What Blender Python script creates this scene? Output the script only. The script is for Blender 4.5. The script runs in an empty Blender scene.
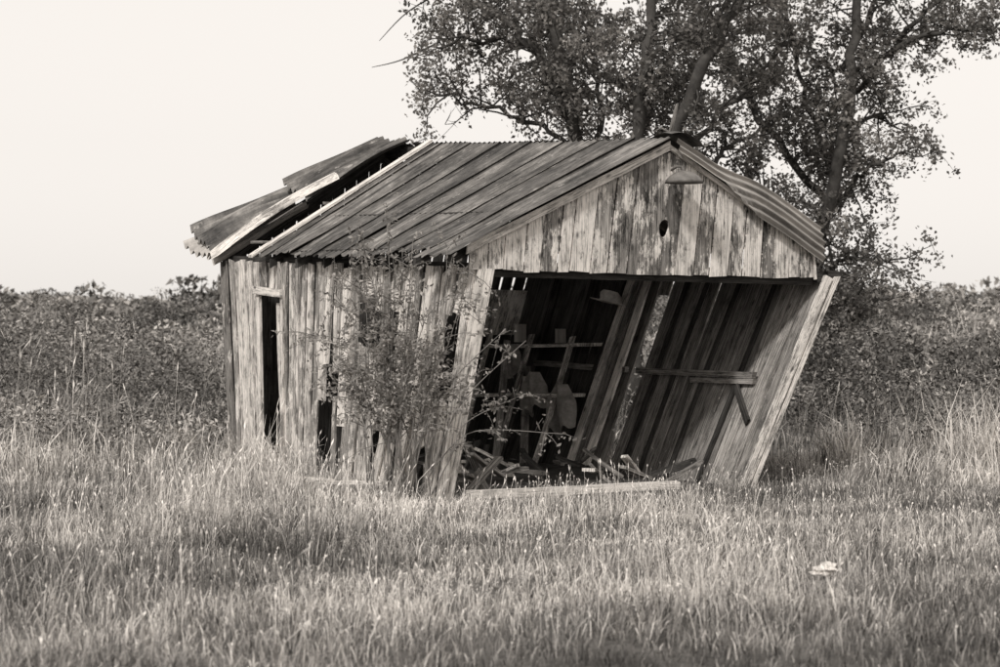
import bpy, math, random, bmesh
import numpy as np
from mathutils import Vector
random.seed(7); rng=np.random.default_rng(7)
S=bpy.context.scene
COL=S.collection
def V(*a): return np.array(a,float)
def lerp(a,b,f): return a+(b-a)*f
def nrm(v): return v/np.linalg.norm(v)
UPZ=V(0,0,1)
U=random.uniform

# ---------------------------------------------------------------- materials
def g(v): return (v,v*0.94,v*0.872,1)
class NT:
    def __init__(s,name):
        s.m=bpy.data.materials.new(name); s.m.use_nodes=True
        s.t=s.m.node_tree; s.n=s.t.nodes; s.l=s.t.links
        s.b=s.n['Principled BSDF']; s.b.inputs['Roughness'].default_value=0.9
        s.b.inputs['Specular IOR Level'].default_value=0.15
    def new(s,t,**k):
        n=s.n.new(t)
        for a,b in k.items(): setattr(n,a,b)
        return n
    def link(s,a,b): s.l.new(a,b)
    def noise(s,vec,scale,detail=4,rough=0.6,dist=0.0):
        n=s.new('ShaderNodeTexNoise'); n.inputs['Scale'].default_value=scale
        n.inputs['Detail'].default_value=detail; n.inputs['Roughness'].default_value=rough
        n.inputs['Distortion'].default_value=dist
        if vec is not None: s.link(vec,n.inputs['Vector'])
        return n.outputs['Fac']
    def mapping(s,vec,sc,loc=(0,0,0)):
        n=s.new('ShaderNodeMapping'); n.inputs['Scale'].default_value=sc; n.inputs['Location'].default_value=loc
        s.link(vec,n.inputs['Vector']); return n.outputs['Vector']
    def ramp(s,fac,stops):
        n=s.new('ShaderNodeValToRGB'); e=n.color_ramp.elements
        while len(e)<len(stops): e.new(0.5)
        for x,(p,c) in zip(e,stops): x.position=p; x.color=c if isinstance(c,tuple) else (c,c,c,1)
        s.link(fac,n.inputs['Fac']); return n.outputs['Color']
    def mix(s,fac,a,b,mode='MIX'):
        n=s.new('ShaderNodeMix'); n.data_type='RGBA'; n.blend_type=mode
        for v,i in ((fac,0),(a,6),(b,7)):
            if isinstance(v,(int,float)): n.inputs[i].default_value=v
            elif isinstance(v,tuple): n.inputs[i].default_value=v
            else: s.link(v,n.inputs[i])
        return n.outputs[2]
    def math(s,op,a,b=0.0):
        n=s.new('ShaderNodeMath',operation=op)
        for v,i in ((a,0),(b,1)):
            if isinstance(v,(int,float)): n.inputs[i].default_value=v
            else: s.link(v,n.inputs[i])
        return n.outputs[0]
    def bump(s,h,strength,dist=0.01):
        n=s.new('ShaderNodeBump'); n.inputs['Strength'].default_value=strength; n.inputs['Distance'].default_value=dist
        s.link(h,n.inputs['Height']); s.link(n.outputs['Normal'],s.b.inputs['Normal'])

def wood(name,dark,mid,light,paint=None,pamt=0.5,lo=0.55,stain=0.3):
    n=NT(name); uv=n.new('ShaderNodeUVMap').outputs['UV']
    rnd=n.new('ShaderNodeNewGeometry').outputs['Random Per Island']
    grain=n.noise(n.mapping(uv,(60,1.8,1)),1,8,0.82,0.0)
    broad=n.noise(n.mapping(uv,(8,2.4,1)),1,9,0.8)
    c=n.ramp(grain,[(0.38,g(dark)),(0.48,g(mid)),(0.60,g(light))])
    c=n.mix(1.0,c,n.ramp(rnd,[(0.0,lo),(0.3,0.85),(0.7,1.05),(1.0,1.4)]),'MULTIPLY')
    if paint:
        pn=n.noise(n.mapping(uv,(34,9,1)),1,8,0.8,0.0)
        pl=n.noise(n.mapping(uv,(6,2.6,1),(9,3,0)),1,4,0.6)
        s=n.math('ADD',n.math('MULTIPLY',pn,0.42),n.math('MULTIPLY',pl,0.58))
        s=n.math('ADD',s,n.math('MULTIPLY',n.math('SUBTRACT',rnd,0.5),0.14))
        th=0.56-0.14*pamt
        f=n.ramp(s,[(th,0.0),(th+0.025,1.0)])
        c=n.mix(n.math('MULTIPLY',f,0.85),c,g(paint))
    c=n.mix(1.0,c,n.ramp(broad,[(0.38,stain),(0.46,0.8),(0.56,1.05),(.75,1.15)]),'MULTIPLY')
    cr=n.noise(n.mapping(uv,(30,0.6,1),(3,7,0)),1,4,0.6)
    cf=n.ramp(cr,[(0.478,0.0),(0.5,1.0),(0.522,0.0)])
    c=n.mix(n.math('MULTIPLY',cf,0.88),c,g(0.03))
    vo=n.new('ShaderNodeTexVoronoi'); vo.inputs['Scale'].default_value=1; n.link(n.mapping(uv,(7,3.2,1),(1,4,0)),vo.inputs['Vector'])
    c=n.mix(n.ramp(vo.outputs['Distance'],[(0.06,0.85),(0.15,0.0)]),c,g(0.05))
    n.link(c,n.b.inputs['Base Color']); n.bump(grain,1.0,0.01)
    return n.m
M_wall=wood('weathered_grey_planks',0.08,0.35,0.64,0.80,0.58,.5,.25)
M_gable=wood('peeling_gable_planks',0.07,0.32,0.62,0.84,0.70,0.5,.15)
M_trim=wood('pale_trim_board',0.25,0.52,0.76,0.84,0.8,0.85,.5)
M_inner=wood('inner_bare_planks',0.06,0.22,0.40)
M_dark=wood('dark_old_timber_and_shade',0.02,0.05,0.10)  # old timber; also colours the right wall's rear boards as painted shade
def metal(name,a,b,c,l,spk=.5):
    n=NT(name); uv=n.new('ShaderNodeUVMap').outputs['UV']
    rnd=n.new('ShaderNodeNewGeometry').outputs['Random Per Island']
    st=n.noise(n.mapping(uv,(11,0.6,1)),1,8,0.75,0.05)
    bl=n.noise(n.mapping(uv,(2.6,1.6,1)),1,8,0.74,0.3)
    f=n.math('ADD',n.math('MULTIPLY',st,0.48),n.math('MULTIPLY',bl,0.52))
    col=n.ramp(f,[(0.41,g(a)),(0.475,g(b)),(0.53,g(c)),(0.60,g(l))])
    col=n.mix(1.0,col,n.ramp(rnd,[(0,0.72),(1,1.15)]),'MULTIPLY')
    sp=n.noise(n.mapping(uv,(20,4.0,1)),1,6,0.75)
    col=n.mix(n.ramp(sp,[(0.59,0.0),(0.65,spk)]),col,g(0.5))
    n.link(col,n.b.inputs['Base Color']); n.b.inputs['Roughness'].default_value=0.65
    n.b.inputs['Specular IOR Level'].default_value=0.25; n.bump(st,0.2,0.004)
    return n.m
M_roof=metal('rusty_corrugated_roof',0.025,0.07,0.13,0.27)
M_sheet=metal('galvanised_corrugated_sheet',0.2,0.34,0.46,0.6)
def plain(name,v,rough=0.8):
    n=NT(name); tc=n.new('ShaderNodeTexCoord').outputs['Object']
    f=n.noise(tc,9,6,0.7)
    n.link(n.ramp(f,[(0.3,g(v*0.5)),(0.7,g(v*1.35))]),n.b.inputs['Base Color'])
    n.b.inputs['Roughness'].default_value=rough; n.bump(f,0.4,0.01); return n.m
M_enamel=plain('chipped_enamel',0.16,0.5); M_rock=plain('pale_stone',0.6); M_cloth=plain('dusty_cloth',0.26)
M_bark=plain('bark',0.07)
M_twig=plain('twig_bark',0.2)
def leafy(name,stops,trans=0.35):
    n=NT(name); a=n.new('ShaderNodeAttribute',attribute_name='tone')
    c=n.ramp(a.outputs['Fac'],[(p,g(v)) for p,v in stops])
    n.link(c,n.b.inputs['Base Color']); n.b.inputs['Roughness'].default_value=0.65
    n.b.inputs['Specular IOR Level'].default_value=0.25
    if trans>0:
        t=n.new('ShaderNodeBsdfTranslucent'); n.link(c,t.inputs['Color'])
        m=n.new('ShaderNodeMixShader'); m.inputs[0].default_value=trans
        n.link(n.b.outputs[0],m.inputs[1]); n.link(t.outputs[0],m.inputs[2])
        n.link(m.outputs[0],n.n['Material Output'].inputs['Surface'])
    return n.m
M_leaf=leafy('tree_leaves',[(0,0.06),(0.6,0.19),(1,0.42)],.4)
M_shrub=leafy('shrub_leaves',[(0,0.13),(0.6,0.31),(1,0.52)])
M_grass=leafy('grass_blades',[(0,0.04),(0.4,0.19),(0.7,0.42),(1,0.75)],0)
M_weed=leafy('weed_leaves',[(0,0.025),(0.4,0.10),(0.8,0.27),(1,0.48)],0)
def groundmat():
    n=NT('dry_meadow_soil'); tc=n.new('ShaderNodeTexCoord').outputs['Object']
    f=n.noise(tc,1.2,8,0.75); f2=n.noise(tc,14,5,0.7)
    c=n.ramp(f,[(0.3,g(0.06)),(0.7,g(0.17))]); c=n.mix(1.0,c,n.ramp(f2,[(0.3,0.5),(0.7,1.2)]),'MULTIPLY')
    n.link(c,n.b.inputs['Base Color']); n.bump(f2,0.8,0.05); return n.m
M_ground=groundmat()

# ---------------------------------------------------------------- mesh helpers
def put(name,me,mat,parent=None,label=None,cat=None,**k):
    o=bpy.data.objects.new(name,me); COL.objects.link(o)
    if mat: me.materials.append(mat)
    if parent: o.parent=parent
    if label: o['label']=label
    if cat: o['category']=cat
    for a,b in k.items(): o[a]=b
    return o
def empty(name,loc,label,cat,**k):
    o=bpy.data.objects.new(name,None); COL.objects.link(o); o.empty_display_size=0.2
    o['label']=label; o['category']=cat
    for a,b in k.items(): o[a]=b
    return o
class MB:
    def __init__(s): s.v=[];s.f=[];s.uv=[];s.mi=[]
    def add(s,vs,fs,uvs,mi=0):
        o=len(s.v); s.v+= [tuple(map(float,p)) for p in vs]
        for f,u in zip(fs,uvs): s.f.append(tuple(i+o for i in f)); s.uv+=[tuple(map(float,q)) for q in u]; s.mi.append(mi)
    def plank(s,a,b,wv,tv,wv2=None,seg=5,bow=0.008,jag=0.012,mi=0):
        if wv2 is None: wv2=wv
        L=np.linalg.norm(b-a); ax=(b-a)/max(L,1e-6); tn=nrm(tv); W=np.linalg.norm(wv); T=np.linalg.norm(tv)
        ou,ov=U(0,50),U(0,50); vs=[]
        bw=U(-bow,bow)
        for i in range(seg+1):
            f=i/seg; c=lerp(a,b,f)+tn*(bw*math.sin(math.pi*f)+U(-bow,bow)*0.2)+nrm(wv)*U(-1,1)*0.003
            w=lerp(wv,wv2,f)/2
            j1=j2=0
            if i in(0,seg): j1,j2=U(-jag,jag),U(-jag,jag)
            vs+=[c-w-tv/2+ax*j1,c+w-tv/2+ax*j2,c+w+tv/2+ax*j2,c-w+tv/2+ax*j1]
        fs=[];us=[]
        cu=[0,W,W+T,2*W+T,2*W+2*T]
        for i in range(seg):
            v0,v1=L*i/seg+ov,L*(i+1)/seg+ov
            for k in range(4):
                k2=(k+1)%4
                fs.append((4*i+k,4*i+k2,4*i+4+k2,4*i+4+k))
                us.append([(ou+cu[k],v0),(ou+cu[k+1],v0),(ou+cu[k+1],v1),(ou+cu[k],v1)])
        e=4*seg
        fs+= [(3,2,1,0),(e,e+1,e+2,e+3)]; us+=[[(ou,ov),(ou+W,ov),(ou+W,ov+T),(ou,ov+T)]]*2
        s.add(vs,fs,us,mi)
    def grid(s,P,nu,nv,su,sv):
        ou,ov=U(0,50),U(0,50)
        vs=[P(i/nu,j/nv) for i in range(nu+1) for j in range(nv+1)]
        fs=[];us=[]
        for i in range(nu):
            for j in range(nv):
                a=i*(nv+1)+j; fs.append((a,a+nv+1,a+nv+2,a+1))
                q=lambda i,j:(ou+su*i/nu,ov+sv*j/nv)
                us.append([q(i,j),q(i+1,j),q(i+1,j+1),q(i,j+1)])
        s.add(vs,fs,us)
    def tube(s,pts,rad,n=6):
        pts=[np.array(p,float) for p in pts]; vs=[];ou=U(0,9)
        for i,p in enumerate(pts):
            d=nrm(pts[min(i+1,len(pts)-1)]-pts[max(i-1,0)])
            a=np.cross(d,V(0.3,0.9,0.1)); a=nrm(a); b=np.cross(d,a)
            for k in range(n):
                t=2*math.pi*k/n; vs.append(p+(a*math.cos(t)+b*math.sin(t))*rad[i])
        fs=[];us=[]
        for i in range(len(pts)-1):
            for k in range(n):
                k2=(k+1)%n; fs.append((i*n+k,i*n+k2,(i+1)*n+k2,(i+1)*n+k))
                us.append([(ou+k*.05,i*.3),(ou+k*.05+.05,i*.3),(ou+k*.05+.05,i*.3+.3),(ou+k*.05,i*.3+.3)])
        fs.append(tuple(range(n))[::-1]); us.append([(0,0)]*n)
        e=(len(pts)-1)*n; fs.append(tuple(range(e,e+n))); us.append([(0,0)]*n)
        s.add(vs,fs,us)
    def mesh(s,name,smooth=False):
        me=bpy.data.meshes.new(name); me.from_pydata(s.v,[],s.f)
        uv=me.uv_layers.new(name='UVMap'); uv.data.foreach_set('uv',np.array(s.uv,float).ravel())
        me.polygons.foreach_set('material_index',s.mi)
        if smooth: me.polygons.foreach_set('use_smooth',[True]*len(me.polygons))
        me.update(); return me
def fastmesh(name,Vt,faces4=None,faces3=None,tone=None):
    me=bpy.data.meshes.new(name)
    ls=[];tot=[]
    if faces4 is not None and len(faces4): ls.append(faces4.ravel()); tot.append(np.full(len(faces4),4))
    if faces3 is not None and len(faces3): ls.append(faces3.ravel()); tot.append(np.full(len(faces3),3))
    li=np.concatenate(ls).astype(np.int32); tt=np.concatenate(tot).astype(np.int32)
    st=np.concatenate([[0],np.cumsum(tt)[:-1]]).astype(np.int32)
    me.vertices.add(len(Vt)); me.vertices.foreach_set('co',Vt.astype(np.float32).ravel())
    me.loops.add(len(li)); me.loops.foreach_set('vertex_index',li)
    me.polygons.add(len(tt)); me.polygons.foreach_set('loop_start',st); me.polygons.foreach_set('loop_total',tt)
    if tone is not None:
        a=me.attributes.new('tone','FLOAT','POINT'); a.data.foreach_set('value',tone.astype(np.float32))
    me.update(calc_edges=True); return me
def rdir(n):
    v=rng.normal(size=(n,3)); return v/np.linalg.norm(v,axis=1,keepdims=True)
def leafmesh(name,C,size,tone,aspect=0.55,flat=0.0):
    n=len(C); d1=rdir(n); d1[:,2]*=(1-flat*0.5); d1/=np.linalg.norm(d1,axis=1,keepdims=True)
    r=rdir(n); r[:,2]*=(1-flat); d2=np.cross(d1,np.cross(r,d1)+1e-6); d2/=np.linalg.norm(d2,axis=1,keepdims=True)
    l=size[:,None]; w=l*aspect
    nn=np.cross(d1,d2)
    Vt=np.stack([C-d1*l/2,C+d2*w/2-d1*l*0.08+nn*w*0.15,C+d1*l/2,C-d2*w/2-d1*l*0.08+nn*w*0.15],1).reshape(-1,3)
    F=np.arange(4*n).reshape(n,4); T=np.repeat(np.clip(tone,0,1),4)
    return Vt,F,T

# ---------------------------------------------------------------- terrain
def sm(x): x=np.clip(x,0,1); return x*x*(3-2*x)
RISE=0.70
def gz(x,y):
    x=np.asarray(x,float); y=np.asarray(y,float)
    return RISE*sm((y-27)/32)+0.03*np.sin(x*0.9+1)*np.sin(y*0.7)*sm((np.abs(y-21)-2)/4)+0.18*sm((y-30)/20)*np.sin(x*0.16+0.5)
ys=np.concatenate([np.linspace(-40,8,14),np.linspace(9,70,110),np.geomspace(74,4000,26)])
xs=np.concatenate([-np.geomspace(2500,24,16),np.linspace(-22,22,90),np.geomspace(24,2500,16)])
X,Y=np.meshgrid(xs,ys); Z=gz(X,Y)
Vt=np.stack([X,Y,Z],-1).reshape(-1,3); nx=len(xs); ny=len(ys)
i=np.arange((ny-1)*(nx-1)); r=i//(nx-1); c=i%(nx-1); a=r*nx+c
F=np.stack([a,a+1,a+nx+1,a+nx],1)
me=fastmesh('ground',Vt,F); me.polygons.foreach_set('use_smooth',[True]*len(me.polygons))
put('ground',me,M_ground,kind='structure',label='dry grassy meadow ground rising to low fields',cat='ground')

# ---------------------------------------------------------------- shed geometry
A=V(-0.50,19.20,0); Cb=V(-2.90,23.85,0)
WTf=V(-0.20,19.35,2.02); WTb=V(-3.03,24.0,2.19)
TLf=V(-0.28,19.30,2.02); TLb=V(-3.03,24.0,2.19)
ELf=V(-0.28,19.30,2.16); ELb=V(-3.03,24.0,2.19)
Rf=V(1.5,20.1,3.12); Rb=V(-1.33,24.8,3.42)
TRf=V(3.0,20.9,1.96); TRb=V(0.22,25.6,2.15)
ERf=V(2.98,20.9,2.17); ERb=V(0.22,25.6,2.2)
RWf=V(3.11,20.95,1.97); RWb=V(0.35,25.6,2.13)
BRf=V(2.24,20.40,0); BRb=V(-0.24,25.0,0)
vd=nrm((TLb-TLf)*V(1,1,0)); ud=nrm((TRf-TLf)*V(1,1,0)); nf=V(ud[1],-ud[0],0); wl=V(-vd[1],vd[0],0)
if wl[0]>0: wl=-wl
shed=empty('shed',None,'leaning weathered wooden shed with rusty corrugated roof and open front','shed')

# left wall
def LW(t,k,o=0.0): return lerp(lerp(A,Cb,t),lerp(WTf,WTb,t),k)+wl*o
mb=MB(); t=0.0
while t<0.995:
    w=U(0.11,0.20); dt=w/5.4; tc=t+dt/2
    loose_=tc<0.56
    tb=tc+(U(-0.022,0.022) if loose_ else U(-0.003,0.003)); bt=lerp(A,Cb,min(max(tb,0.005),.995)); tp=lerp(WTf,WTb,tc)
    off=wl*U(0.0,0.015)*(1.6 if loose_ else 1); wv=vd*(w-U(0.006,0.035)); tv=wl*0.022
    def seg(k0,k1,jag=0.02,wv=wv): mb.plank(lerp(bt,tp,k0)+off,lerp(bt,tp,k1)+off,wv,tv,bow=0.014,jag=jag)
    if 0.712<tc<0.81:
        seg(0.84,1.0)
        if 0.725<tc<0.755: mb.plank(lerp(bt,tp,0.1)-wl*0.05,lerp(bt,tp,0.8)-wl*0.02+vd*0.05,vd*0.07,tv)
    elif 0.46<tc<0.535:
        seg(0.52+U(-.03,.03),1.0)
        if tc<.49: seg(0.0,0.40,0.07,wv*0.6)
    elif 0.33<tc<0.385: seg(0.86,1.0); seg(0,0.62+U(-.01,.01),.05)
    elif loose_ and U(0,1)<0.25: seg(U(0.2,0.4),1.0,0.07)
    elif loose_ and U(0,1)<0.18: seg(0,U(.4,.6),0.08); seg(.8,1)
    else: seg(0.0+U(0,0.02),1.0)
    t+=dt+(U(0.0,0.002) if U(0,1)<0.7 else U(0.003,0.009))
mb.plank(LW(.27,0,.05),LW(.20,.62,.03),vd*.13,wl*.02,jag=.05)
mb.plank(LW(.38,0,.06),LW(.36,.5,.04),vd*.12,wl*.02,jag=.06)
mb.plank(LW(.16,0,.09),LW(.13,.7,.03),vd*.10,wl*.02,jag=.06)
put('wall',mb.mesh('wall_left'),M_wall,shed,label='weathered plank side wall with missing and splayed boards')
mb=MB()
mb.plank(LW(0.708,0.0,0.035),LW(0.708,0.86,0.035),vd*0.06,wl*0.03)
mb.plank(LW(0.817,0.0,0.035),LW(0.817,0.86,0.035),vd*0.07,wl*0.03)
mb.plank(LW(0.702,0.85,0.066),LW(0.828,0.86,0.066),V(0,0,0.08),wl*0.03)
put('door_frame',mb.mesh('door_frame'),M_wall,shed,label='bare wooden frame of the side doorway')

# back wall
mb=MB(); n=26; bd=nrm((TRb-TLb)*V(1,1,0)); bn=V(-bd[1],bd[0],0)
for i in range(n):
    f=(i+.5)/n; w=3.3/n
    top=lerp(WTb,RWb,f); top[2]=lerp(WTb[2],Rb[2],1-abs(f-.5)*2)-0.08
    mb.plank(lerp(Cb,BRb,f)+bn*(.004*(i%2)),top+bn*(.004*(i%2)),bd*(w+.004 if i%2 else w-.004),bn*0.02,seg=4,jag=.004)
mb.plank(TLb+V(0,0,-.03),Rb+V(0,0,-.03),V(0,0,.18),bn*.03); mb.plank(Rb+V(0,0,-.03),TRb+V(0,0,-.03),V(0,0,.18),bn*.03)
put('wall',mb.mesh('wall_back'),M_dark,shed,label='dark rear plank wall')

# right wall
def RW(t,k,o=0.0): return lerp(lerp(BRf,BRb,t),lerp(RWf,RWb,t),k)+wl*o
mb=MB(); t=0.0; slit=False
while t<0.99:
    w=U(0.15,0.21); dt=w/5.4
    if t<.455<t+dt: dt=.455-t; w=dt*5.4
    if not slit and abs(t-.455)<.004:
        slit=True; mb.plank(RW(.473,0.88),RW(.473,1.0),vd*.18,wl*0.022); mb.plank(RW(.486,0.0),RW(.486,.2),vd*.08,wl*0.022,jag=.05)
        t=.494; continue
    tc=t+dt/2; wv=vd*(w-U(0.004,0.014)); mi=1 if tc>.6 else 0  # rear boards switch to the dark material, painting in the interior gloom
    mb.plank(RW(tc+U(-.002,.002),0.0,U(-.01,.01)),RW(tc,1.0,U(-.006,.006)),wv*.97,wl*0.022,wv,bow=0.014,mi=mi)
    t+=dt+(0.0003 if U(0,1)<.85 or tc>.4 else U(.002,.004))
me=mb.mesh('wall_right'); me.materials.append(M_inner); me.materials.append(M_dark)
put('wall',me,None,shed,label='outward leaning plank wall seen from inside')
mb=MB()
mb.plank(RW(0.075,0.52,0.08),RW(0.455,0.50,0.07),V(0,0,0.06),wl*0.05,seg=9,bow=.02)
mb.plank(RW(0.075,0.49,0.045),RW(0.27,0.475,0.045),V(0,0,0.05),wl*0.05,seg=6)
mb.plank(RW(0.5,0.5,0.05),RW(0.95,0.5,0.05),V(0,0,0.06),wl*0.05,seg=8)
put('rail',mb.mesh('rail'),M_inner,shed,label='long horizontal rail nailed across the boards')
mb=MB()
for tt in (0.60,0.72,0.86): mb.plank(RW(tt,0.0,0.07),RW(tt,1.0,0.07),vd*0.06,wl*0.09)
for tt in (0.13,0.235,0.335,0.40): mb.plank(RW(tt+.004,0.0,0.032),RW(tt,1.0,0.032),vd*0.045,wl*0.035)
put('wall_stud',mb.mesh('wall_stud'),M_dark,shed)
for i,(tt,wd,mt) in enumerate(((0.52,.12,M_trim),(0.548,.11,M_inner),(.575,.13,M_trim))):
    mb=MB(); mb.plank(RW(tt,0.02,0.09+.01*i),RW(tt,0.97,0.09),vd*wd,wl*0.03,bow=.012)
    put('upright_board',mb.mesh('upright'),mt,shed,label='pale upright board beside the narrow wall opening')
for a_,b_ in ((RW(0.05,0.30,0.04),RW(0.12,0.46,0.06)),(RW(.16,.10,.05),RW(.27,.0,.2))):
    mb=MB(); mb.plank(a_,b_,nrm(np.cross(b_-a_,wl))*.07,wl*0.03); put('brace',mb.mesh('brace'),M_dark,shed)
mb=MB()
for k in (0.62,0.36): mb.plank(RW(0.60,k,0.24),RW(0.97,k-.04,0.24),wl*0.38,V(0,0,0.035),seg=6)
for tt in (0.62,0.78,0.95): mb.plank(RW(tt,0.0,0.41),RW(tt+.01,0.66,0.41),vd*0.06,wl*0.04)
put('shelf',mb.mesh('shelf'),M_wall,shed,label='sagging open shelves along the inner wall')
mb=MB(); mb.plank(RW(.985,.64,.30),RW(.985,.88,.28),bd*.62,bn*.02)
put('wall_panel',mb.mesh('panel'),M_wall,shed,label='pale sheet of board on the rear wall')

# posts
mb=MB()
mb.plank(A-nf*0.02+ud*0.03,V(-0.11,19.33,2.02)-nf*0.035,ud*0.15,nf*0.03,ud*0.16,bow=0.01)
put('post',mb.mesh('post'),M_trim,shed,label='wide pale corner board leaning inward')
mb=MB()
mb.plank(BRf+nf*0.03,RWf+nf*0.03,ud*0.08,nf*0.05,ud*0.09,jag=.03)
mb.plank(BRf+ud*0.085,RWf+ud*0.09,ud*0.05,nf*0.12)
put('post',mb.mesh('post2'),M_wall,shed,label='pale corner post leaning outward')
mb=MB()
mb.plank(TLf-nf*0.08+ud*0.1,TRf-nf*0.08,V(0,0,0.14),nf*0.06,seg=8)
mb.plank(WTf-wl*0.08,WTb-wl*0.08,V(0,0,0.1),wl*0.08,seg=8)
mb.plank(RWf+wl*0.08,RWb+wl*0.08,V(0,0,0.1),wl*0.08,seg=8)
mb.plank(RWf-V(0,0,-.03),RWf+ud*.16+V(0,0,.02),V(0,0,.06),nf*.05)
put('beam',mb.mesh('beam'),M_dark,shed)

# gable
mb=MB(); a=0.0; Wd=np.linalg.norm(TRf-TLf)
def GB(f): return lerp(TLf,TRf,f)
def GT(f): return lerp(ELf,Rf,f*2) if f<.5 else lerp(Rf,ERf,(f-.5)*2)
HC=0.523
def prism(pts,ou,ov,off,th):
    # pts: list of front outline points (ccw)
    n=len(pts); o=pts[0]
    uv=[(ou+float(np.dot(p-o,ud)),ov+p[2]) for p in pts]
    vs=[p+th+off for p in pts]+[p+off for p in pts]
    fs=[tuple(range(n)),tuple(range(2*n-1,n-1,-1))]; us=[uv,uv[::-1]]
    for k in range(n):
        k2=(k+1)%n; fs.append((k,n+k,n+k2,k2)); us.append([uv[k],uv[k],uv[k2],uv[k2]])
    mb.add(vs,fs,us)
while a<0.995:
    w=U(0.13,0.22)
    da=w/Wd
    notchR=notchL=False
    for tgt in (.5,HC):
        if a<tgt-.001 and a+da>tgt-.03: da=tgt-a
    if abs(a+da-HC)<1e-6: notchR=True
    if abs(a-HC)<1e-6: notchL=True
    f0,f1=a,min(a+da,1.0); gp=random.choice([.005,.007,.009,.012,.022])/Wd
    if notchR or notchL: gp=.004/Wd
    f0+=gp/2; f1-=gp/2
    drop=U(0.0,0.022); th=nf*0.022; off=nf*U(0,0.014); tilt=U(-.006,.006)
    b0,b1=GB(f0)-V(0,0,drop+tilt),GB(f1)-V(0,0,drop-tilt); t0,t1=GT(f0)+V(0,0,0.02),GT(f1)+V(0,0,0.02)
    hz=2.40; arcR=[];arcL=[]
    for q in range(9):
        an=-math.pi/2+math.pi*q/8; x=.05*math.cos(an)*(1+.1*math.sin(3*an)); z=.08*math.sin(an)
        if notchR: m=lerp(b1,t1,(hz+z-b1[2])/(t1[2]-b1[2])); arcR.append(m-ud*x)
        if notchL: m=lerp(b0,t0,(hz+z-b0[2])/(t0[2]-b0[2])); arcL.append(m+ud*x*.9)
    prism([b0,b1]+arcR+[t1,t0]+arcL[::-1],U(0,50),U(0,50),off,th)
    a+=da
put('gable',mb.mesh('gable'),M_gable,shed,label='triangular plank gable with peeling paint and a small hole')

# roof
def RL(s,t,h=0.0):
    e=lerp(ELf,ELb,t); r=lerp(Rf,Rb,t); d=e-r; e2=e+nrm(d)*lerp(.22,.12,t)
    sag=-0.02*math.sin(math.pi*min(max(t,0),1))
    return lerp(r,e2,s)+V(0,0,0.10+h+sag)
def RR(s,t,h=0.0):
    e=lerp(ERf,ERb,t); r=lerp(Rf,Rb,t); d=e-r; e2=e+nrm(d)*0.04
    return lerp(r,e2,s)+V(0,0,0.09+h)
def corr(mb,F,t0,t1,s0,s1,hfun,amp=0.010,wave=0.105,L=5.49,ns=16,SL=2.3,jag=0.0):
    w=(t1-t0)*L; n=max(6,int(round(w/wave))*6); kk=n//6; j0=U(-jag,jag); q=U(0,6)
    def P(i,j):
        t=t0+(t1-t0)*i; s=s0+(s1-s0)*j
        if j>.999: s+=j0*(i-.5)+0.008*math.sin(i*23+t0*90)
        am=amp*(0.8+.3*math.sin(i*5+q+j*3))
        return F(s,t,hfun(i,j)+am*math.cos(2*math.pi*i*kk))
    mb.grid(P,n,ns,w,SL*(s1-s0))
mb=MB(); t=-0.03
while t<0.775:
    t1=min(t+.1165,0.783); ph=U(0,6); e=1.0+U(-0.03,0.03); l=U(0,0.004); lap=random.choice([.004,.01,.016])
    corr(mb,RL,t,t1,-0.0,e,lambda i,j,l=l,ph=ph,lap=lap:l+lap*(1-i)**3+0.012*math.sin(j*7+ph)*j*(1-i)+0.008*math.sin(j*13+i*4+ph)*j,jag=.04)
    t=t1-0.006 if t1<0.783 else 1
RF=put('roof',mb.mesh('roof_main',True),M_roof,shed,label='rusty corrugated roof slope with streaked sheets')
mb=MB(); t=0.0
while t<0.99:
    t1=min(t+0.11,1.0); l=U(0,.015)
    corr(mb,RR,t,t1,0.0,1.0,lambda i,j,l=l:l); t=t1
put('roof_panel',mb.mesh('roof_right',True),M_roof,RF)
def bil(a,b,c,d):
    return lambda i,j: lerp(lerp(RL(*a),RL(*b),i),lerp(RL(*c),RL(*d),i),j)
def loose(a,b,c,d,waves,bend=0.03,amp=.018):
    m=MB(); B=bil(a,b,c,d); w=np.linalg.norm(RL(*a)-RL(*b))
    def P(i,j): return B(i,j)+V(0,0,amp*math.cos(2*math.pi*i*waves)+bend*math.sin(math.pi*j)+0.02*math.sin(9*i+5*j))
    m.grid(P,waves*6,16,w,1.3); return m
put('roof_panel',loose((0.0,.875,.03),(0.0,1.02,.04),(.60,.875,.12),(.60,1.0,.30),6,amp=.028).mesh('lp',True),M_roof,RF,label='lifted corrugated roof sheet')
put('roof_panel',loose((.54,.94,.08),(.52,1.03,.14),(1.02,.985,.06),(1.03,1.10,.34),6,amp=.034).mesh('lp2',True),M_roof,RF,label='bent corrugated sheet sliding off the eave')
put('roof_panel',loose((.55,.91,-.02),(.52,1.04,.0),(1.02,.965,-.04),(1.06,1.11,.20),6,0.0,amp=.034).mesh('lp3',True),M_sheet,RF,label='bent corrugated sheet sliding off the eave')
mb=MB()
def P(i,j):
    c=lerp(RL(.44,.885,.22),RL(1.04,.985,.10),j)+V(0,0,0.06*math.sin(math.pi*j))
    an=(i-.5)*2.4; e=1 if j<.93 else math.sqrt(max(0.05,1-((j-.93)/.08)**2)); return c+vd*(0.14*e*math.sin(an))+V(0,0,0.12*math.cos(an)-0.12)
mb.grid(P,8,28,0.2,1.4)
put('ridge_cap',mb.mesh('cap',True),M_wall,RF,label='pale curled strip of flashing')
mb=MB()
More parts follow.
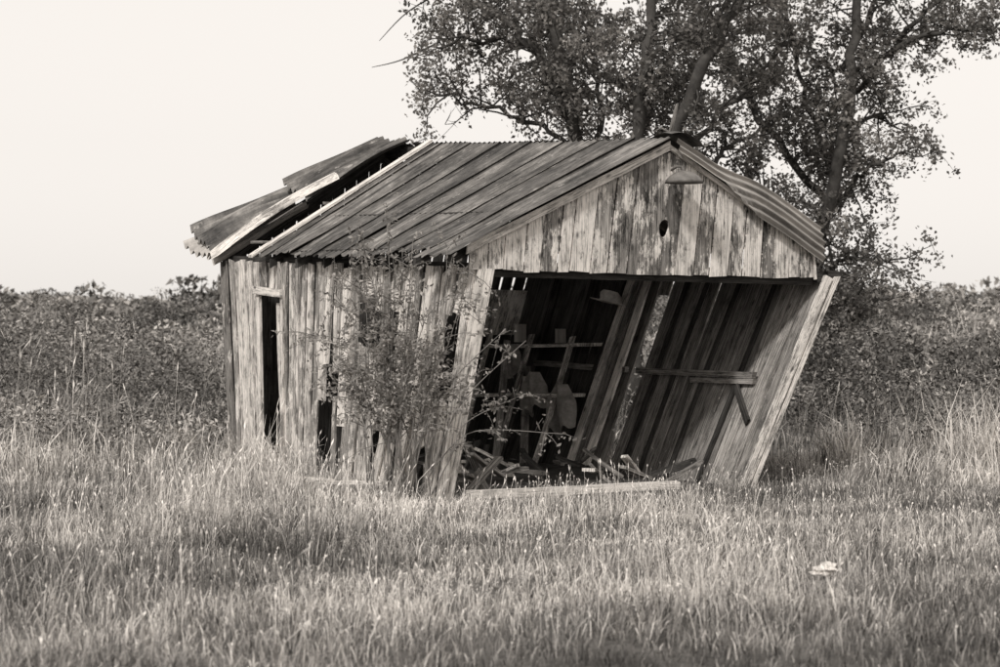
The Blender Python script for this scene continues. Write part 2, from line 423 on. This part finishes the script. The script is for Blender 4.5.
for tt in np.linspace(0.02,0.98,9):
    if .78<tt<.9: continue
    for F,e in ((RL,1.0),(RR,1.0)):
        a=F(0.0,tt,-0.10); b=F(e*.97,tt,-0.10); mb.plank(a,b,vd*0.05,V(0,0,0.09),bow=0.004)
mb.plank(RL(0,0.01,-.1),RL(0,.99,-.1),V(0,0,.12),ud*.03)
put('rafter',mb.mesh('rafter'),M_dark,RF)
mb=MB()
mb.plank(RL(0.01,0.791,0.04),RL(1.02,0.791,0.04),vd*0.12,V(0,0,0.03),bow=0.004)
put('batten',mb.mesh('batten'),M_trim,RF,label='pale exposed roof board')
for s_,e_ in ((.51,.87),(.85,.93)):
    mb=MB(); mb.plank(RL(s_,e_,-.03),RL(s_,0.80,-.03),wl*0.06,V(0,0,0.03))
    put('batten',mb.mesh('batten2'),M_inner,RF)
mb=MB()
for s in (0.3,0.62,0.93): mb.plank(RL(s,0.0,-.04),RL(s,.78,-.04),wl*0.09,V(0,0,0.02),seg=8)
put('purlin',mb.mesh('purlin'),M_dark,RF)
mb=MB()
def rk(a,b,h,w,o): mb.plank(a+nf*o+V(0,0,h),b+nf*o+V(0,0,h),V(0,0,w),nf*0.022,seg=8,bow=0.004)
rk(Rf+ud*0.03,ELf-ud*0.03,0.03,0.085,0.05)
put('rake_board',mb.mesh('rake'),M_trim,shed)
mb=MB()
rk(Rf+ud*0.02,ERf,0.02,0.05,0.052)
put('rake_board',mb.mesh('rake2'),M_trim,shed)
mb=MB()
def P(i,j):
    f=0.06+0.935*i; wdt=0.15+0.22*float(sm(np.array((f-.3)/.3)))
    base=lerp(Rf,ERf+ud*0.05,f)+V(0,0,0.13+.11*float(sm(np.array((f-.25)/.35))))
    x=j*wdt; ang=min(1.35,x*7)
    c=base+nf*(0.05+0.07*math.sin(ang))-V(0,0,1)*(x*0.9)+V(0,0,.03)
    return c+nf*(0.022*math.cos(j*wdt/0.08*2*math.pi))+V(0,0,0.008*math.sin(i*11))
mb.grid(P,30,36,0.27,1.9)
put('roof_panel',mb.mesh('fold',True),M_sheet,RF,label='pale corrugated sheet folded over the gable edge')
mb=MB()
def P(i,j):
    return Rf+V(0,0,0.13)+ud*(-.02+0.36*j)+nf*(0.16-0.6*i)+V(0,0,0.035*math.sin(j*3.0)-0.12*j*j+0.02*math.sin(i*6))
mb.grid(P,10,10,.5,.4)
put('roof_panel',mb.mesh('curl'),M_roof,RF,label='curled dark ridge flashing')
mb=MB()
p0=RR(0.13,0.06,-0.05)
mb.tube([p0,p0+V(.05,0,.22),p0+V(.12,0,.52)],[.026,.022,.014],6)
mb.tube([p0+V(.06,0,.25),p0+V(-.03,0,.30),p0+V(-.1,0,.26)],[.014,.010,.006],5)
put('vent_stick',mb.mesh('stick'),M_inner,RF,label='broken stick poking through the roof')
lc=V(1.56,20.13,2.83)+nf*0.24
mb=MB(); N=24; prof=[(0.0,0.085),(0.04,0.083),(0.09,0.065),(0.135,0.035),(0.165,0.0),(0.175,-0.03),(0.165,-0.025),(0.09,0.005),(0.0,0.02)]
mb.grid(lambda i,j:(lambda q:lc+V(q[0]*math.cos(i*2*math.pi),q[0]*math.sin(i*2*math.pi),q[1]))(prof[round(j*(len(prof)-1))]),N,len(prof)-1,1,.3)
lamp=put('lamp',mb.mesh('lamp',True),M_enamel,shed,label='old enamel dish lamp on the gable')
mb=MB(); mb.tube([lc+V(0,0,.06),lc+V(0,0,.12)-nf*.03,lc+V(0,0,.13)-nf*.12,lc+V(0,0,.10)-nf*.23],[.012]*4,8)
put('lamp_arm',mb.mesh('arm',True),M_enamel,lamp)
mb=MB(); mb.plank(V(-0.28,19.10,0.05),V(1.62,19.98,0.065),V(0,0,0.07),nf*0.10,seg=8)
put('door_sill',mb.mesh('sill'),M_trim,shed,label='pale timber threshold beam')

# loose things ------------------------------------------------------------
def board(a,b,w,mat,label):
    m=MB(); d=nrm(b-a); sv=np.cross(d,UPZ); sv=nrm(sv)
    m.plank(a,b,sv*w,nrm(np.cross(sv,d))*0.03,seg=4,jag=.03)
    put('wooden_board',m.mesh('board'),mat,None,label,'board',group='broken boards lying in and around the shed')
board(V(-2.25,20.9,0.10),V(-1.55,20.1,0.09),0.12,M_trim,'pale broken board lying in the grass')
board(V(-1.7,20.3,0.06),V(-1.0,19.5,0.12),0.10,M_trim,'pale broken board lying in the grass')
for i in range(44):
    f=U(0.05,0.95); d=U(0.2,3.0)
    p=lerp(A,BRf,f*0.9+.05)+vd*d+V(0,0,U(0.03,0.18)); an=U(0,6.28); L=U(0.2,0.7)
    q=p+V(math.cos(an)*L/2,math.sin(an)*L/2,U(0.0,0.22))
    board(p-(q-p)*0.3,q,U(0.05,0.12),random.choice([M_inner,M_inner,M_dark,M_wall]),'broken plank heaped on the shed floor')
board(V(.25,23.2,0.03),V(.30,24.4,1.0),0.09,M_inner,'plank leaning against the inner wall')
board(V(-.05,23.0,0.03),V(.08,24.5,1.3),0.08,M_inner,'plank leaning against the inner wall')
def cloth(c,w,h,lab):
    m=MB(); ph=U(0,6)
    def P(i,j):
        ww=w*(0.45+0.55*min(1,j*2.5))*(1-.15*j*math.sin(ph))
        return c+vd*((i-.5)*ww)+wl*(0.04*math.sin(i*9+ph+j*2)*(0.4+j)+0.05*math.sin(math.pi*i))-V(0,0,h*j*(1+.14*math.sin(i*7+ph)+.06*math.sin(i*23)))
    m.grid(P,20,16,w,h)
    put('hanging_cloth',m.mesh('cloth',True),M_cloth,None,lab,'cloth',group='old rags hanging in the shed')
cloth(RW(.72,.47,.46),.42,.42,'dusty ragged cloth hanging from the shelf')
cloth(RW(.60,.42,.46),.46,.5,'dusty ragged coat hanging from the shelf')
cloth(RW(.84,.60,.46),.3,.35,'dusty ragged cloth hanging from the shelf')
for i,(tt,k,r,h) in enumerate(((.70,.61,.06,.15),(.86,.60,.07,.2),(.76,.345,.08,.18))):
    c=RW(tt,k,.30)+V(0,0,.022); m=MB(); pr=[(0,0),(r,0),(r,.01),(r*.97,.015),(r*.97,h*.95),(r,h*.96),(r,h),(r*.9,h),(r*.85,h-.01),(0,h-.01)]
    m.grid(lambda a_,b_:(lambda q:c+V(q[0]*math.cos(a_*6.2832),q[0]*math.sin(a_*6.2832),q[1]))(pr[round(b_*9)]),16,9,.3,.2)
    put('tin_can',m.mesh('tin'),M_sheet,None,'dusty old tin can standing on the shelf','tin can',group='tins on the shed shelves')
hc=RW(.595,.84,.20); mb=MB(); prof=[(0.0,.12),(.07,.115),(.10,.08),(.105,.01),(.15,-.01),(.20,.0),(.198,-.01),(.13,-.02),(.10,0),(0,.08)]
mb.grid(lambda i,j:(lambda q:hc+V(q[0]*1.1*math.cos(i*2*math.pi),q[0]*math.sin(i*2*math.pi),q[1]-0.25*q[0]*math.cos(i*2*math.pi)))(prof[round(j*9)]),20,9,1,.3)
put('hat',mb.mesh('hat',True),M_rock,None,'old pale brimmed hat hanging on a stud','hat')
m=bpy.data.meshes.new('stone')
bm=bmesh.new(); bmesh.ops.create_icosphere(bm,subdivisions=3,radius=1)
for v in bm.verts:
    p=v.co; k=1+0.3*math.sin(3*p.x+1)*math.cos(2.5*p.y)+0.15*math.sin(7*p.z+4*p.x)+.1*math.sin(11*p.x); v.co=Vector((p.x*.095*k,p.y*.07*k,p.z*.035*k+p.x*.015))
bm.to_mesh(m); bm.free()
STN=(2.0,13.6)
o=put('stone',m,M_rock,None,'pale flat rough stone lying in the grass','stone'); o.location=(STN[0],STN[1],0.06)

# ---------------------------------------------------------------- trees
def smooth_path(pts,n):
    pts=np.array(pts,float); k=len(pts); out=[]
    for i in range(k-1):
        p0=pts[max(i-1,0)];p1=pts[i];p2=pts[i+1];p3=pts[min(i+2,k-1)]
        for j in range(n):
            t=j/n; out.append(.5*((2*p1)+(-p0+p2)*t+(2*p0-5*p1+4*p2-p3)*t*t+(-p0+3*p1-3*p2+p3)*t**3))
    out.append(pts[-1]); return np.array(out)
def tree(name,label,limbs,Y0,dens,lpb,bl=(0.5,1.3),lsz=(0.042,0.085),skipz=2.2,twigs=()):
    T=empty(name,None,label,'tree'); mb=MB(); LC=[];TN=[]
    for pts in twigs:
        P=smooth_path([V(x,Y0+y,z) for x,y,z in pts],5); mb.tube(list(P),list(np.linspace(.016,.004,len(P))),5)
    for li,(r0,pts) in enumerate(limbs):
        P=smooth_path([V(x,Y0+y,z) for x,y,z in pts],6)
        P[1:-1]+=rng.normal(size=(len(P)-2,3))*0.035
        rad=np.linspace(r0,r0*0.35,len(P)); mb.tube(list(P),list(rad),8)
        L=np.linalg.norm(np.diff(P,axis=0),axis=1).sum(); nb=int(L*dens)
        for b in range(nb):
            f=(b+rng.random())/nb; idx=f*(len(P)-1); i0=int(min(idx,len(P)-2)); p=lerp(P[i0],P[i0+1],idx-i0)
            if p[2]<skipz: continue
            back=.45 if r0>.09 else .1
            d=nrm(rng.normal(size=3)*V(1,1,.8)+V(0,back,.3)+nrm(P[i0+1]-P[i0])*0.6); Lb=rng.uniform(*bl)*(1.15-0.3*f)
            q=[p]; dd=d
            for s in range(5):
                dd=nrm(dd+rng.normal(size=3)*0.25+V(0,0,-0.03)); q.append(q[-1]+dd*Lb/5)
            mb.tube(q,list(np.linspace(.015,.004,6)),4)
            bare=rng.random()<.07
            ends=[]; bt=rng.uniform(0,.5)
            for s in range(6):
                pp=q[rng.integers(2,6)]; e=nrm(rng.normal(size=3)+dd*.7)*rng.uniform(.12,.42); mb.tube([pp,pp+e*.5+rng.normal(size=3)*.02,pp+e],[.005,.004,.002],3); ends.append((pp,pp+e))
            if bare: continue
            m=lpb//6
            for (e0,e1) in ends:
                ff=rng.random((m,1)); c=e0+(e1-e0)*(.3+ff*.85)+rng.normal(size=(m,3))*0.055; LC.append(c)
                TN.append(bt+rng.random(m)*.6)
    put('trunk',mb.mesh('trunk',True),M_bark,T)
    C=np.concatenate(LC); tn=np.concatenate(TN); sz=rng.uniform(lsz[0],lsz[1],len(C))
    Vt,F,tt=leafmesh('crown',C,sz,tn,0.62)
    put('crown',fastmesh('crown',Vt,F,None,tt),M_leaf,T)
    return T,len(C)
l1=[(.14,[(1.6,0,.0),(1.5,0,1.8),(1.2,-.5,3.1),(1.0,-1.1,4.0),(.8,-1.3,5.0),(.3,-1.0,6.4),(-.3,0,7.6)]),
 (.075,[(.98,-1.1,4.1),(.55,-1.2,4.9),(0,-1.0,5.45),(-.7,-.6,6.0),(-1.4,-.8,6.5)]),
 (.04,[(1.05,0,3.8),(.4,.3,4.25),(-.4,.6,4.5),(-1.0,.8,4.75)]),
 (.035,[(.3,-.4,5.2),(-.3,-.8,5.2),(-.85,-1.0,5.1)]),
 (.12,[(1.65,0,.0),(1.6,-.5,1.8),(1.75,-1.3,3.9),(1.9,-1.4,5.0),(2.05,-1.0,6.7),(2.2,.4,8)]),
 (.12,[(1.7,.1,.0),(1.95,-.6,1.8),(2.3,-1.4,4.1),(3.0,-1.7,5.5),(3.6,-1.5,6.7),(4,-1.0,7.8)]),
 (.05,[(1.3,0,3.2),(1.4,.6,4.2),(1.3,.9,5.2),(1.2,1.2,6.2)]),
 (.05,[(1.7,.4,3.6),(2.2,1.0,4.6),(2.5,1.3,5.6),(2.6,1.5,6.6)]),
 (.05,[(2.3,-.5,3.6),(2.9,-.2,4.2),(3.5,.3,4.8),(4.1,.5,5.6)]),
 (.05,[(2.2,-.4,4.4),(2.7,-.5,5.0),(3.0,-.5,5.7),(3.3,-.6,6.4)]),
 (.04,[(1.8,-.5,4.6),(1.0,0,5.1),(.6,.3,5.8),(.4,.4,6.5)]),
 (.05,[(2.1,-.5,3.0),(2.7,0,3.4),(3.2,.3,3.9),(3.8,.4,4.2)])]
tw=[[(-.9,-.9,5.9),(-1.4,-.9,5.75),(-1.75,-.9,5.85),(-2.05,-.9,5.8)],[(-.8,-.7,5.2),(-1.3,-.8,4.95),(-1.7,-.8,4.85)],[(-.6,-.7,5.95),(-1.2,-.8,5.6),(-1.6,-.8,5.2)],[(-1.4,-.9,5.75),(-1.6,-.9,5.95),(-1.7,-.9,6.1)]]
tree('tree','large spreading leafy tree behind the shed',l1,30,9.3,135,skipz=3.7,twigs=tw)
l2=[(.12,[(4.3,0,0),(4.3,-.3,1.8),(4.57,-.9,3.4),(4.8,-.9,4.8),(5.0,-.4,6.4),(5.1,0,8)]),
 (.05,[(4.5,0,2.9),(5.0,-.3,3.5),(5.5,-.5,3.8)]),
 (.05,[(4.7,0,4.4),(5.45,-.3,5.2),(6.2,-.5,5.5),(6.8,-.7,5.45)]),
 (.04,[(5.4,0,5.2),(6.1,-.3,5.9),(6.9,-.5,6.2)]),
 (.06,[(4.57,0,3.2),(3.8,.3,4.2),(3.3,.4,5.2),(2.9,.5,6.2)]),
 (.04,[(4.4,0,2.0),(5.0,-.3,2.35),(5.4,-.5,2.3)]),
 (.04,[(4.65,0,3.8),(5.3,.3,4.4),(5.6,.4,4.3)]),
 (.04,[(4.4,0,2.6),(3.8,-.3,3.1),(3.4,-.5,3.5)]),
 (.05,[(4.8,0,5.0),(5.3,.5,5.9),(5.6,.7,7.0)]),
 (.05,[(4.7,-.2,3.6),(4.4,.4,4.5),(4.2,.6,5.4),(4.1,.8,6.3)]),
 (.04,[(4.35,0,1.2),(4.6,-.6,2.0),(4.5,-.8,2.6)]),
 (.04,[(4.35,0,1.0),(4.9,-.5,1.5),(5.2,-.6,1.8)])]
tree('tree','tall leafy tree with a slender trunk beside the shed',l2,31,8.8,128,bl=(.35,1.0),skipz=1.3)

# ---------------------------------------------------------------- shrub
SH=empty('shrub',None,'wispy sapling shrub growing against the plank wall','shrub')
mb=MB(); LC=[];TN=[]
tg=[(-1.0,.7,2.4),(-1.25,.9,2.25),(-1.55,1.1,1.9),(-1.75,1.1,1.5),(-.75,.1,2.25),(-.45,-.1,2.2),(-.25,-.2,2.0),(.05,-.3,1.5),(.22,-.3,.95),(.45,-.4,.62),
    (-1.4,.7,1.5),(-.9,.2,2.0),(-1.2,.5,2.2),(.22,-.35,1.4),(-1.0,.3,1.6),(-.6,0,1.7),(-.7,.1,1.4),
    (-.85,.3,2.2),(-1.05,.4,2.0),(-.35,-.3,1.8),(-1.3,.7,1.9),(-1.5,.9,1.2),(-1.15,.5,1.7),(-.95,.3,1.3),(-.5,-.2,1.3),(-1.3,.7,1.0)]
for k,(x,y,z) in enumerate(tg):
    b=V(-.85+U(-.35,.26),18.95+U(-.1,.15),0); e=V(x,18.85+y*.9,z)
    mid=lerp(b,e,.5)+V(U(-.08,.08),U(-.1,.1)-.05,.20*np.linalg.norm((e-b)[:2])+.05)
    P=smooth_path([b,lerp(b,mid,.5)+V(U(-.05,.05),0,.06),mid,e],6); mb.tube(list(P),list(np.linspace(.008,.003,len(P))),5)
    for s in range(22 if x<-.1 else 12):
        f=rng.uniform(.30,1)**.75; idx=f*(len(P)-1); i0=int(min(idx,len(P)-2)); p=lerp(P[i0],P[i0+1],idx-i0)
        d=nrm(rng.normal(size=3)*V(1,.6,.6)+nrm(P[i0+1]-P[i0])*.7+V(0,-.1,.1)); L=rng.uniform(.1,.48 if x<-.1 else .3)
        q=[p,p+d*L*.5,p+d*L+V(0,0,-.05*L/.3)]; mb.tube(q,[.004,.003,.0015],3)
        n=int(L*42)
        ff=np.linspace(.2,1.05,n)[:,None]; c=p+(q[2]-p)*ff+rng.normal(size=(n,3))*.018; LC.append(c); TN.append(rng.uniform(0,.5)+rng.random(n)*.5)
put('trunk',mb.mesh('stems',True),M_twig,SH)
C=np.concatenate(LC); Vt,F,tt=leafmesh('fol',C,rng.uniform(.030,.058,len(C)),np.concatenate(TN),.5)
put('crown',fastmesh('foliage',Vt,F,None,tt),M_shrub,SH)

# ---------------------------------------------------------------- grass
def vn(x,y,s,seed=0):
    a=seed*1.7
    return 0.5+0.25*(np.sin(x*s+a+1.3*np.sin(y*s*.7+a))+np.sin(y*s*1.13+a*2+1.7*np.sin(x*s*.63-a)))
def inshed(x,y,m=0.0):
    dx=x-A[0]; dy=y-A[1]; u=dx*ud[0]+dy*ud[1]; v=dx*vd[0]+dy*vd[1]
    return (u>-m)&(u<2.95+m)&(v>-m)&(v<5.3+m),u,v
def grass(name,N,y0,y1,hmin,hmax,wd,tuft=14,spread=.07,label='',wide=.26,pad=1.2,tshift=0.0,mask=None,spur=False,leanp=.16,nearf=.5):
    nt=N//tuft
    yy=np.sqrt(rng.random(nt)*(y1**2-y0**2)+y0**2); xx=(rng.random(nt)*2-1)*(wide*yy+pad)
    th=rng.uniform(.35,1.5,nt)*(0.45+1.1*vn(xx,yy,1.7,3)*vn(xx,yy,.6,13)*1.6); tt=(vn(xx,yy,.9,1)-.5)*.6+(vn(xx,yy,3.3,2)-.5)*.45+rng.normal(size=nt)*.18
    tt=tt-.26*sm((14.0-yy)/4.5)  # nearest grass toned darker, vignette falloff painted into the blades
    ta=rng.random(nt)*6.283
    x=np.repeat(xx,tuft)+rng.normal(size=nt*tuft)*spread; y=np.repeat(yy,tuft)+rng.normal(size=nt*tuft)*spread
    h=np.repeat(th,tuft)*rng.uniform(hmin,hmax,nt*tuft); tone=np.repeat(tt,tuft)+.5+rng.normal(size=nt*tuft)*.2+tshift
    an=np.repeat(ta,tuft)+rng.normal(size=nt*tuft)*1.1
    k,u,v=inshed(x,y,.03); keep=~k
    near=(u>-1.0)&(u<3.6)&(v>-2.2)&(v<5.5)
    h=np.where(near,h*nearf,h)
    keep&=~((np.abs(x-STN[0])<.16)&(y<STN[1]+.12)&(y>STN[1]-.45)&(rng.random(len(x))<.75))
    if mask is not None: keep&=mask(x,y)
    x,y,h,tone,an=x[keep],y[keep],h[keep],tone[keep],an[keep]; n=len(x); z=gz(x,y)-.01
    fa=rng.random(n)*6.283; lean=rng.gamma(2,leanp,n); lean=np.clip(lean,0,.95)
    d=np.stack([np.cos(an)+.15,np.sin(an)*1,np.zeros(n)],1); wv=np.stack([np.cos(fa),np.sin(fa)*.5,np.zeros(n)],1)*(wd*rng.uniform(.5,1.5,n))[:,None]/2
    B=np.stack([x,y,z],1); up=V(0,0,1)
    Mi=B+d*(h*lean*.3)[:,None]+up*(h*.55)[:,None]; Tp=B+d*(h*lean)[:,None]+up*(h*np.sqrt(1-np.clip(lean,0,.9)**2*.9))[:,None]
    if not spur:
        Vt=np.stack([B-wv,B+wv,Mi-wv*.8,Mi+wv*.8,Tp],1).reshape(-1,3); o=np.arange(n)*5
        F4=np.stack([o,o+1,o+3,o+2],1); F3=np.stack([o+2,o+3,o+4],1)
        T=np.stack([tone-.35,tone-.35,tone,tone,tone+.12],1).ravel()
    else:
        H=Tp+(Tp-Mi)*.28; Hm=lerp(Tp,H,.4); w2=wv*2.2
        Vt=np.stack([B-wv*.5,B+wv*.5,Mi-wv*.5,Mi+wv*.5,Tp-wv*.4,Tp+wv*.4,Hm-w2,Hm+w2,H],1).reshape(-1,3); o=np.arange(n)*9
        F4=np.concatenate([np.stack([o,o+1,o+3,o+2],1),np.stack([o+2,o+3,o+5,o+4],1),np.stack([o+4,o+5,o+7,o+6],1)]); F3=np.stack([o+6,o+7,o+8],1)
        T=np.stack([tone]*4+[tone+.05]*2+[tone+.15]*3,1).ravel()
    put(name,fastmesh(name,Vt,F4,F3,np.clip(T,0,1)),M_grass,None,label,'grass',kind='stuff')
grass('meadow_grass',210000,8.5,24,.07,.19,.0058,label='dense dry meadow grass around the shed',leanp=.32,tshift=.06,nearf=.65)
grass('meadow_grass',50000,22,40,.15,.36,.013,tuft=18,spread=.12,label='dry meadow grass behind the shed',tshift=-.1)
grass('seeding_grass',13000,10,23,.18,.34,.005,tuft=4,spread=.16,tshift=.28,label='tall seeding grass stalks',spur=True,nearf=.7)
def tuftmask(x,y): return ((x<-2.2)&(x>-5.4)&(y>20.8)&(y<22.8))|((x>3.4)&(y>20.6)&(y<23.2))
grass('grass_tufts',34000,18.8,24,.25,.62,.009,tuft=40,spread=.13,tshift=.2,mask=tuftmask,label='pale grass tufts beside the wall',leanp=.3,nearf=.6)
def rm(x,y): return (np.abs(x)>3.0)|(y>26)
grass('tall_grass',26000,22.5,60,.4,.95,.012,tuft=24,spread=.22,tshift=.0,mask=lambda x,y:rm(x,y)&(vn(x,y,.5,5)>.62),label='tall rank grass in the field',leanp=.3)
grass('seeding_grass',3200,22.5,34,.5,.95,.007,tuft=10,spread=.3,tshift=.25,mask=lambda x,y:rm(x,y)&(vn(x,y,.6,11)>.6),label='tall pale seeding grass in the field',spur=True)

# weeds
def weeds(name,N,y0,y1,leaves,hr,rr,ls,label,mask=None,tb=0.0,hv=1.1):
    yy=np.sqrt(rng.random(N)*(y1**2-y0**2)+y0**2); xx=(rng.random(N)*2-1)*(.26*yy+2)
    k,u,v=inshed(xx,yy,.5); kp=~k
    if mask is not None: kp&=mask(xx,yy)
    xx,yy=xx[kp],yy[kp]; n=len(xx); z=gz(xx,yy)
    h=rng.uniform(*hr,n)*(0.95-hv*.5+hv*vn(xx,yy,.45,7)); r=rng.uniform(*rr,n); tn=rng.uniform(-.2,.3,n)+.7*(vn(xx,yy,.35,9)-.5)+tb
    H=np.repeat(h,leaves);R=np.repeat(r,leaves)
    f=rng.random(n*leaves)**.6; an=rng.random(n*leaves)*6.283; rad=np.sqrt(rng.random(n*leaves))*R*np.sqrt(np.clip(1.1-f**2,0,1))
    C=np.stack([np.repeat(xx,leaves)+np.cos(an)*rad,np.repeat(yy,leaves)+np.sin(an)*rad,np.repeat(z,leaves)+f*H],1)
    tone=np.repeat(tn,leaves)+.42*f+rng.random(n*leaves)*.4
    Vt,F,T=leafmesh(name,C,rng.uniform(*ls,len(C)),tone,.45)
    put(name,fastmesh(name,Vt,F,None,T),M_weed,None,label,'weeds',kind='stuff')
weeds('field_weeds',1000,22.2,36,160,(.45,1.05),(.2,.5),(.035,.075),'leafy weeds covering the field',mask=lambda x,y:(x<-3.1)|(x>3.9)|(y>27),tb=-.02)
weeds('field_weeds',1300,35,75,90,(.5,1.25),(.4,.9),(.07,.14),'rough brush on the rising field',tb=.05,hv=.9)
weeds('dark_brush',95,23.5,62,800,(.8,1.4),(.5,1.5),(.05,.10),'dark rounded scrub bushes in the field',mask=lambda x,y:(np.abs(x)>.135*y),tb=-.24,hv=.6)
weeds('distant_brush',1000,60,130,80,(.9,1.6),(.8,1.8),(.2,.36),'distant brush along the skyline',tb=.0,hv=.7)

# ---------------------------------------------------------------- light, sky, camera
W=bpy.data.worlds.new('World'); S.world=W; W.use_nodes=True
nt=W.node_tree; bg=nt.nodes['Background']
sky=nt.nodes.new('ShaderNodeTexSky'); sky.sky_type='NISHITA'; sky.sun_disc=False
sv=Vector((-0.42,-0.85,0.90)).normalized()
sky.sun_elevation=math.asin(sv.z); sky.sun_rotation=math.atan2(sv.x,sv.y)%(2*math.pi)
sky.dust_density=1.5; sky.air_density=1.0
hs=nt.nodes.new('ShaderNodeHueSaturation'); hs.inputs['Saturation'].default_value=0
hz=nt.nodes.new('ShaderNodeMix'); hz.data_type='RGBA'; hz.inputs[0].default_value=.78; hz.inputs[7].default_value=(8.5,8.5,8.5,1)
mx=nt.nodes.new('ShaderNodeMix'); mx.data_type='RGBA'; mx.blend_type='MULTIPLY'; mx.inputs[0].default_value=1; mx.inputs[7].default_value=(1,.95,.90,1)
nt.links.new(sky.outputs[0],hs.inputs['Color']); nt.links.new(hs.outputs[0],hz.inputs[6]); nt.links.new(hz.outputs[2],mx.inputs[6]); nt.links.new(mx.outputs[2],bg.inputs['Color'])
bg.inputs['Strength'].default_value=0.12
L=bpy.data.lights.new('sun','SUN'); L.energy=2.9; L.angle=math.radians(6); L.color=(1,.97,.94)
lo=bpy.data.objects.new('sun',L); COL.objects.link(lo); lo.rotation_euler=sv.to_track_quat('Z','Y').to_euler(); lo.location=(-5,-5,12)
cd=bpy.data.cameras.new('camera'); cam=bpy.data.objects.new('camera',cd); COL.objects.link(cam); S.camera=cam
cam.location=(0,0,1.7); cd.lens=79.2; cd.sensor_width=36; cd.clip_end=6000
cam.rotation_euler=(math.radians(90)-math.atan((333.5-305)/2200),0,0)
cd.dof.use_dof=True; cd.dof.focus_distance=20.5; cd.dof.aperture_fstop=3.2
S.view_settings.view_transform='Standard'; S.view_settings.look='None'; S.view_settings.exposure=0
